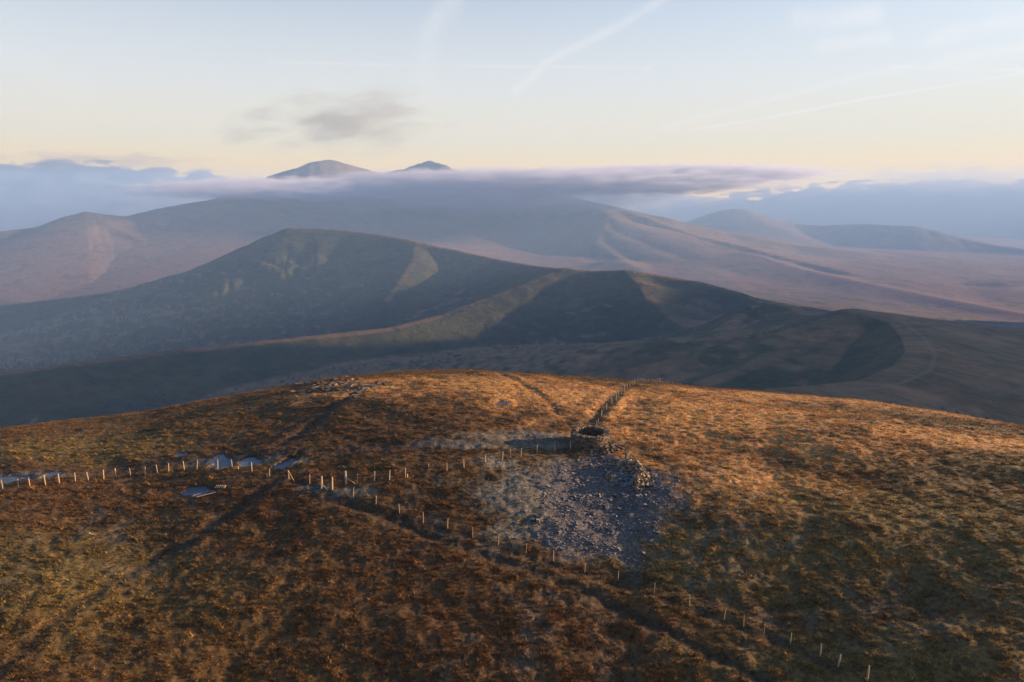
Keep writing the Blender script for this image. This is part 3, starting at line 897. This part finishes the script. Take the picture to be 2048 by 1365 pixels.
# ------------------------------------------------------------------ frozen pools
for k, P in POOL_XY.items():
    c = P.mean(axis=0)
    # smooth, slightly enlarged outline; the ground hides its rim
    Q = []
    for i in range(len(P)):
        a, b = P[i], P[(i + 1) % len(P)]
        for t_ in (0, .33, .66):
            Q.append(a + (b - a) * t_)
    Q = np.array(Q); Q = (np.roll(Q, 1, 0) + 2 * Q + np.roll(Q, -1, 0)) / 4
    Q = c + (Q - c) * (1 + .5 / np.maximum(.8, np.hypot(*(Q - c).T)))[:, None]
    V = [(c[0], c[1], POOL_LEVEL[k])] + [(q[0], q[1], POOL_LEVEL[k]) for q in Q]
    nn = len(Q)
    o = link('frozen_pool', mesh_from('frozen_pool', V, [(0, 1 + i, 1 + (i + 1) % nn) for i in range(nn)], M_ICE, False))
    tag(o, kind='structure')

# ------------------------------------------------------------------ stones
def stone_verts(g, sx, sy, sz, jit=.22):
    """an irregular block of 8 corners"""
    v = np.array([(x, y, z) for z in (-1, 1) for y in (-1, 1) for x in (-1, 1)], float)
    v *= 1 + g.uniform(-jit, jit, v.shape)
    v *= np.array([sx, sy, sz]) / 2
    return v
BOXF = np.array([(0, 2, 3, 1), (4, 5, 7, 6), (0, 1, 5, 4), (2, 6, 7, 3), (0, 4, 6, 2), (1, 3, 7, 5)])
class Stones:
    def __init__(self, seed):
        self.g = np.random.default_rng(seed); self.V = []; self.F = []; self.T = []; self.n = 0
    def add(self, c, size, rz=0.0, tilt=(0, 0), jit=.22):
        v = stone_verts(self.g, *size, jit)
        M_ = Matrix.Rotation(rz, 3, 'Z') @ Matrix.Rotation(tilt[0], 3, 'X') @ Matrix.Rotation(tilt[1], 3, 'Y')
        v = v @ np.array(M_).T + np.asarray(c)
        self.V.append(v); self.F.append(BOXF + self.n); self.n += 8
        self.T.append(np.full(8, self.g.random()))
    def build(self, name, mat):
        return mesh_from(name, np.vstack(self.V), np.vstack(self.F), mat, False, dict(tone=np.concatenate(self.T)))

# the round dry-stone shelter
zf = on_hill(SH.x, SH.y); SHR = 2.42
SHC.z = min(zf, on_hill(SHC.x, SHC.y)) - .05
sh = thing('stone_shelter', 'round roofless dry stone shelter on the summit, dark inside', 'shelter', SHC)
wl = Stones(11); g = wl.g
WH = 1.72
def wall_top(a):
    return WH + .10 * math.sin(3 * a + 1) + (.28 if abs((a - 2.75 + math.pi) % (2 * math.pi) - math.pi) < .28 else 0)
zc_ = 0.0
while zc_ < WH + .3:
    hgt = g.uniform(.12, .19)
    for inner in (0, 1):
        a = g.uniform(0, .3)
        while a < 2 * math.pi + g.uniform(-.05, .05):
            rad = (1.86 if inner else SHR - .02 + .22 * (1 - zc_ / WH))
            ln = g.uniform(.22, .5); da = ln / rad
            am = a + da / 2
            if zc_ + hgt * .5 < wall_top(am):
                rr = rad + (.14 if inner else -.16) + g.uniform(-.05, .05)
                wl.add((rr * math.cos(am), rr * math.sin(am), zc_ + hgt / 2), (ln * .98, g.uniform(.26, .36), hgt * .98), am + math.pi / 2, (g.uniform(-.08, .08), g.uniform(-.06, .06)))
            a += da
    zc_ += hgt * .96
o = link('wall', wl.build('shelter_wall', M_WALL), sh); o['kind'] = 'stuff'
# solid ring added inside the wall to block light between its stones
bm = bmesh.new()
NS = 40
rings = [(SHR - .06, -.5), (SHR - .12, WH - .08), (1.98, WH - .08), (1.95, -.5)]
vv = [[bm.verts.new((r_ * math.cos(2 * math.pi * k / NS), r_ * math.sin(2 * math.pi * k / NS), z_)) for k in range(NS)] for r_, z_ in rings]
for q in range(4):
    A, B = vv[q], vv[(q + 1) % 4]
    for k in range(NS):
        bm.faces.new((A[k], A[(k + 1) % NS], B[(k + 1) % NS], B[k]))
bmesh.ops.recalc_face_normals(bm, faces=bm.faces)
me = bpy.data.meshes.new('light_block_core'); bm.to_mesh(me); bm.free(); me.materials.append(M_WALL)
link('light_block_core', me, sh)
# capstones one by one
caps = []
for i in range(5):
    st = Stones(40 + i); st.add((0, 0, 0), (.46, .40, .13), 0, (0, 0), .2)
    caps.append(st.build('capstone', M_WALL))
a = 0.0; i = 0
while a < 2 * math.pi - .1:
    z_ = max(WH - .02, wall_top(a) - .02)
    for rr in ((SHR - .22, 2.02) if i % 2 else (SHR - .12, 1.96)):
        o = link('capstone', caps[i % 5], sh, (rr * math.cos(a), rr * math.sin(a), z_ + .04 + g.uniform(-.03, .04)))
        o.rotation_euler = (g.uniform(-.15, .15), g.uniform(-.15, .15), a + math.pi / 2 + g.uniform(-.4, .4))
        o.scale = [g.uniform(.75, 1.15)] * 3
        i += 1
    a += .185
# fallen stones leaning against the sunny side
rb = Stones(12); g = rb.g
for k in range(260):
    a = g.normal(-.55, .42); d_ = abs(g.normal(0, .75))
    rr = SHR + .1 + d_
    x, y = rr * math.cos(a), rr * math.sin(a)
    zz = on_hill(SHC.x + x, SHC.y + y) - SHC.z + max(0, .85 - d_ * .75) * g.random() * math.exp(-((a + .4) / .7) ** 2)
    s_ = g.uniform(.16, .42)
    rb.add((x, y, zz + .03), (s_, s_ * g.uniform(.5, .9), s_ * g.uniform(.25, .5)), g.uniform(0, 6.28), (g.uniform(-.5, .5), g.uniform(-.5, .5)))
o = link('fallen_stones', rb.build('fallen_stones', M_WALL), sh); o['kind'] = 'stuff'

# the collapsed shelter lower down: a rubble arc round a hollow floored with blue slate
R2 = ground(1248, 955)
rs = thing('ruined_shelter', 'collapsed crescent of rubble around a hollow of blue slate slabs', 'ruin', R2)
ar = Stones(13); g = ar.g
for k in range(620):
    a = g.uniform(-1.25, 1.75)                       # from the near right round to the far side
    w_ = g.normal(0, .38)
    rr = 1.95 + w_ + .25 * max(0, -a)
    top = (1.35 if a < .8 else 1.35 - .7 * (a - .8)) * max(0, 1 - (abs(w_) / .9) ** 1.5)
    x, y = rr * math.cos(a) * 1.0, rr * math.sin(a) * 1.15
    zz = on_hill(R2.x + x, R2.y + y) - R2.z + top * g.uniform(0, 1)
    s_ = g.uniform(.16, .44)
    ar.add((x, y, zz), (s_, s_ * g.uniform(.5, .9), s_ * g.uniform(.25, .5)), g.uniform(0, 6.28), (g.uniform(-.4, .4), g.uniform(-.4, .4)))
for k in range(70):
    a = g.normal(3.3, .35); rr = 1.75 + g.normal(0, .25)
    x, y = rr * math.cos(a), rr * math.sin(a)
    s_ = g.uniform(.18, .4)
    ar.add((x, y, on_hill(R2.x + x, R2.y + y) - R2.z + g.uniform(0, .3)), (s_, s_ * .7, s_ * .4), g.uniform(0, 6.28), (g.uniform(-.4, .4), g.uniform(-.4, .4)))
o = link('rubble_wall', ar.build('rubble_wall', M_RUIN_SUNLIT), rs); o['kind'] = 'stuff'
fl = Stones(14); g = fl.g
for k in range(330):
    a = g.uniform(0, 6.283); rr = 1.75 * math.sqrt(g.random())
    x, y = rr * math.cos(a), rr * math.sin(a) * 1.2
    s_ = g.uniform(.2, .5)
    fl.add((x, y, on_hill(R2.x + x, R2.y + y) - R2.z + .02), (s_, s_ * g.uniform(.5, .9), .07), g.uniform(0, 6.28), (g.uniform(-.35, .35), g.uniform(-.35, .35)))
o = link('slate_floor', fl.build('slate_floor', M_SLATE), rs); o['kind'] = 'stuff'

# upright pale stone
st = Stones(15); st.add((0, 0, .38), (.42, .28, .95), .4, (.06, .12), .3)
o = link('standing_stone', st.build('standing_stone', M_SCREE), None, ground(1254, 921))
tag(o, 'small upright pale stone between the round shelter and the ruin', 'stone')

# slate scree below the shelters
SC = Stones(16); g = SC.g
c0 = ground(1200, 1000)
px_ = c0.x + g.uniform(-16, 12, 34000); py_ = c0.y + g.uniform(-15, 14, 34000)
gm_ = blobs(px_, py_, GRAVEL, 101, .35, .6) * np.clip(.55 + .9 * fbm(px_, py_, 2.2, 3, 401), .05, 1)
gm_ = np.maximum(gm_, .05 * blobs(px_, py_, FROST[:4], 81, .5, .9))
ok = (g.random(34000) < gm_ * .95) & (np.hypot(px_ - SHC.x, py_ - SHC.y) > 2.6) & (np.hypot(px_ - R2.x, py_ - R2.y) > 1.3)
px_, py_ = px_[ok][:7500], py_[ok][:7500]
pz_ = hill_full(px_, py_)
for x, y, z in zip(px_, py_, pz_):
    s_ = min(.32, .065 * math.exp(.6 * g.standard_normal()) + .03)
    SC.add((x, y, z + s_ * .1), (s_ * 1.3, s_ * g.uniform(.6, 1.0), s_ * g.uniform(.3, .6)), g.uniform(0, 6.28), (g.uniform(-.5, .5), g.uniform(-.5, .5)), .3)
tag(link('scree', SC.build('scree', M_SCREE)), kind='stuff')
# larger loose rocks
rk = []
for i in range(5):
    st = Stones(60 + i); st.add((0, 0, .12), (.48, .34, .30), 0, (.2, .1), .32); rk.append(st.build('loose_rock', M_SCREE))
ROCKS = [(1268, 973), (1282, 983), (1262, 985), (1243, 990), (1275, 996), (1254, 1003), (1230, 994), (1297, 975), (1131, 1018), (1141, 1014), (1136, 1024), (1072, 1034), (1081, 1038), (1066, 1042), (1076, 1045), (1262, 1035), (1218, 1062), (1156, 1052), (1305, 974), (1128, 962), (1290, 1012), (1210, 1015), (1186, 1030), (1238, 1020)]
for i, p in enumerate(ROCKS):
    o = link('loose_rock', rk[i % 5], None, ground(*p)); o.rotation_euler.z = i * 1.9; o.scale = [g.uniform(.65, 1.15)] * 3
    lab, grp = (('pale angular rock in the little cluster at the left of the scree', 'rocks in the left cluster') if 8 <= i <= 10 else
                ('dark rock in the small heap at the lower left edge of the frosty patch', 'rocks in the lower left heap') if 11 <= i <= 14 else
                ('pale rock spilled in front of the ruined crescent wall', 'rocks spilled from the ruin') if i <= 7 or i == 18 else
                ('larger single rock lying out on the open slate scree', 'single rocks on the scree'))
    tag(o, lab, 'rock', grp)
# flat outcrop near the left of the brow
OC = Stones(17); g = OC.g
for k in range(150):
    q = ground(g.normal(668, 42), g.normal(774, 8)); s_ = g.uniform(.3, 1.0)
    OC.add((q.x, q.y, q.z + .05), (s_ * 1.5, s_, s_ * .5), g.uniform(0, 6.28), (g.uniform(-.3, .3), g.uniform(-.3, .3)), .3)
tag(link('rocks', OC.build('rocks', M_WALL)), kind='stuff')

# ------------------------------------------------------------------ fences
def post_mesh(r, h, seed, sides=7):
    g = np.random.default_rng(seed)
    prof = [(-.35, 1.0), (h * .5, 1.0), (h - .03, .97), (h, .75)]
    V, Fc = [], []
    for z, k in prof:
        bx, by = g.uniform(-.008, .008, 2)
        for j in range(sides):
            a = 2 * math.pi * j / sides
            rr = r * k * g.uniform(.93, 1.07)
            V.append((bx + rr * math.cos(a), by + rr * math.sin(a), z))
    for i in range(len(prof) - 1):
        for j in range(sides):
            Fc.append((i * sides + j, i * sides + (j + 1) % sides, (i + 1) * sides + (j + 1) % sides, (i + 1) * sides + j))
    t = (len(prof) - 1) * sides
    c = len(V); V.append((0, 0, h + .005))
    for j in range(sides):
        Fc.append((t + j, t + (j + 1) % sides, c, c))
    me = bpy.data.meshes.new('fence_post')
    me.from_pydata([tuple(map(float, v)) for v in V], [], [f if len(set(f)) == 4 else f[:3] for f in Fc])
    me.materials.append(M_WOOD)
    return me
POSTS = [post_mesh(.055, 1.15, 1), post_mesh(.05, 1.12, 2), post_mesh(.062, 1.18, 3)]
THIN = [post_mesh(.034, 1.12, 7), post_mesh(.030, 1.05, 8), post_mesh(.040, 1.15, 9)]
STRAIN = [post_mesh(.105, 1.72, 4), post_mesh(.095, 1.6, 5)]
STUMP = post_mesh(.07, .45, 6)

def tube_mesh(name, pts, r, mat, sides=4):
    bm = bmesh.new(); prev = None
    for i, p in enumerate(pts):
        p = Vector(p)
        t = (Vector(pts[min(i + 1, len(pts) - 1)]) - Vector(pts[max(i - 1, 0)])).normalized()
        u = t.cross(Vector((0, 0, 1)));  u = u.normalized() if u.length > 1e-4 else Vector((1, 0, 0)); v = u.cross(t)
        ring = [bm.verts.new(p + r * (math.cos(2 * math.pi * j / sides) * u + math.sin(2 * math.pi * j / sides) * v)) for j in range(sides)]
        if prev:
            for j in range(sides):
                bm.faces.new((prev[j], prev[(j + 1) % sides], ring[(j + 1) % sides], ring[j]))
        prev = ring
    me = bpy.data.meshes.new(name); bm.to_mesh(me); bm.free(); me.materials.append(mat)
    return me

def fence(label, spots, thin=False, wires=(.35, .7, 1.05), origin=None):
    """spots: (px, py, kind) or world vectors; kind None | 'strainer' | 'stump' | 'lean' """
    pts = []
    for s_ in spots:
        w = ground(s_[0], s_[1]) if not isinstance(s_[0], Vector) else s_[0]
        w.z = on_hill(w.x, w.y)
        pts.append((w, s_[-1] if isinstance(s_[-1], str) else None))
    o0 = pts[0][0].copy()
    root = thing('wire_fence', label, 'fence', o0)
    for i, (w, kind) in enumerate(pts):
        me = random.choice(STRAIN) if kind == 'strainer' else STUMP if kind == 'stump' else random.choice(THIN if thin and i < 20 else POSTS)
        o = link('fence_post', me, root, w - o0)
        o.rotation_euler = (random.gauss(0, .05), random.gauss(0, .05), random.uniform(0, 6))
        o.scale.z = random.uniform(.86, 1.06)
        if kind == 'strainer':
            o['label'] = 'tall thick straining post'
        elif kind == 'lean':
            o.rotation_euler = (.12, -.42, 1.0); o['label'] = 'post leaning over to the left'
        elif kind == 'stump':
            o['label'] = 'short broken post'
    line = [w - o0 for w, kind in pts if kind not in ('stump', 'lean')]
    for hgt in wires:
        P = []
        for a, b in zip(line, line[1:]):
            for t_ in (0, .5):
                q = a.lerp(b, t_); P.append((q.x, q.y, q.z + hgt - .02 * (t_ > 0)))
        P.append((line[-1].x, line[-1].y, line[-1].z + hgt))
        link('wire', tube_mesh('fence_wire', P, .0035, M_WIRE), root)
    return root, o0
f1, o1 = fence('long row of pale posts crossing the left side past the frozen pools',
      [(5.9, 979), (37.7, 974.8), (60, 973.3), (91, 971.3), (119, 967.4), (150.8, 963.1), (176.8, 961.6), (207.4, 959.2), (232.4, 954.7), (261, 952.2), (290.4, 950.8), (314.8, 946.3), (337.5, 944.4), (368.9, 941.4), (394, 940), (435.6, 938.1), (464.5, 936.6), (476.2, 939, 'stump'), (503.9, 944.4), (539.3, 954.7), (534, 955, 'stump'), (577.8, 958.6)])
f2, o2 = fence('row of pale posts running up to the round stone shelter',
      [(692, 969.8, 'strainer'), (714.9, 967), (748.7, 962.8), (778.8, 960), (811, 955.5), (814.8, 955.2, 'stump'), (857.2, 946.9), (894.1, 943.1), (927.8, 936.8), (970.7, 927.4), (1004.4, 921.8), (1021.2, 916.8), (1041.2, 915.5), (1074, 907.8), (1110, 903.1), (1141, 900)])
f3, o3 = fence('row of thin posts descending from two tall posts to the lower right',
      [(619.4, 968.4), (643.2, 977.2, 'strainer'), (664.7, 980.5, 'strainer'), (707, 994.4), (752, 1009.6), (799.2, 1027), (846.8, 1046.4), (895, 1057.8), (945.4, 1074.5), (996.7, 1091.1), (1051.8, 1106.5), (1107.2, 1123.6), (1169.4, 1145.5), (1235.4, 1165), (1308.2, 1188.6), (1379, 1212.3), (1448, 1238.3), (1487.3, 1253.1), (1527.6, 1268.7), (1580.5, 1288.5), (1640.6, 1312.7), (1676.4, 1332.3), (1735, 1362)], thin=True)
far = []
for k, px in enumerate([1276, 1282, 1286.5, 1291, 1298, 1304.5, 1310, 1324, 1332, 1337, 1346, 1354.7, 1361, 1374]):
    az = pix_dir(px, 768)[0]; rr = 151 + .9 * k
    far.append((Vector((rr * math.sin(az), rr * math.cos(az), 0)), None))
f4, o4 = fence('far fence climbing beside the ditch to the brow behind the shelter',
      [(1193.8, 850.8, 'lean'), (1197, 846, 'lean'), (1202.7, 833.6), (1213, 819), (1224, 806), (1231.5, 802), (1237, 795.4), (1243, 788.8), (1248.4, 783.5), (1254.4, 777.5), (1259.7, 773.8), (1264.5, 771), (1269, 769)] + far)
# braces of the corner posts
def brace(root, o0, top, bot, h):
    a = ground(*top); b = ground(*bot); a.z = on_hill(a.x, a.y) + h; b.z = on_hill(b.x, b.y) + .05
    link('brace', tube_mesh('brace', [a - o0, b - o0], .045, M_WOOD, 6), root)
brace(f2, o2, (692, 969.8), (710.6, 968.5), .85)
brace(f1, o1, (577.8, 958.6), (589, 962), .95)
brace(f3, o3, (643.2, 977.2), (656, 982), .6)
# the far gate on the brow: crossed rails between two posts
az = pix_dir(1317, 768)[0]; gp = Vector((158.5 * math.sin(az), 158.5 * math.cos(az), 0)); gp.z = on_hill(gp.x, gp.y)
gt = thing('ladder_stile', 'small wooden stile standing over the far fence on the brow', 'stile', gp)
for sx in (-.3, .3):
    link('stile_leg', tube_mesh('stile_leg', [(sx - .35, 0, -.1), (sx + .15, 0, 1.75)], .06, M_WOOD, 6), gt)
    link('stile_leg', tube_mesh('stile_leg', [(sx + .45, .1, -.1), (sx - .15, .1, 1.6)], .06, M_WOOD, 6), gt)

# ------------------------------------------------------------------ timber by the near pool
def plank(a, b, w, h, label):
    A = ground(*a); B = ground(*b); A.z = on_hill(A.x, A.y); B.z = on_hill(B.x, B.y)
    d_ = B - A; L = d_.length
    bm = bmesh.new(); bmesh.ops.create_cube(bm, size=1.0)
    for v in bm.verts:
        v.co = Vector((v.co.x * L, v.co.y * w, v.co.z * h))
    bmesh.ops.bevel(bm, geom=bm.edges[:], offset=.008, segments=1, affect='EDGES')
    me = bpy.data.meshes.new('plank'); bm.to_mesh(me); bm.free(); me.materials.append(M_PLANK)
    o = link('plank', me, None, (A + B) / 2 + Vector((0, 0, .13)))
    o.rotation_euler = d_.to_track_quat('X', 'Z').to_euler()
    return tag(o, label, 'plank')
plank((393, 996.5), (432, 987), .16, .07, 'long pale plank lying along the near edge of the pool')
plank((386, 993.5), (402, 990), .12, .06, 'short pale plank behind the long one at the near pool')
A = ground(431, 975.5); B = ground(453, 976)
A.z = on_hill(A.x, A.y); B.z = on_hill(B.x, B.y)
db = thing('duckboard', 'row of short wooden slats beside the near pool', 'duckboard', A)
ang = math.atan2(B.y - A.y, B.x - A.x); L = (B - A).xy.length
for sy in (-.22, .22):
    n_ = Vector((-math.sin(ang), math.cos(ang), 0)) * sy
    link('rail', tube_mesh('rail', [n_ + Vector((0, 0, .08)), B - A + n_ + Vector((0, 0, .08))], .03, M_WOOD, 4), db)
for k in range(6):
    q = (B - A) * ((k + .3) / 6)
    n_ = Vector((-math.sin(ang + .5), math.cos(ang + .5), 0)) * .36
    link('slat', tube_mesh('slat', [q - n_ + Vector((0, 0, .14)), q + n_ + Vector((0, 0, .14))], .045, M_PLANK, 4), db)
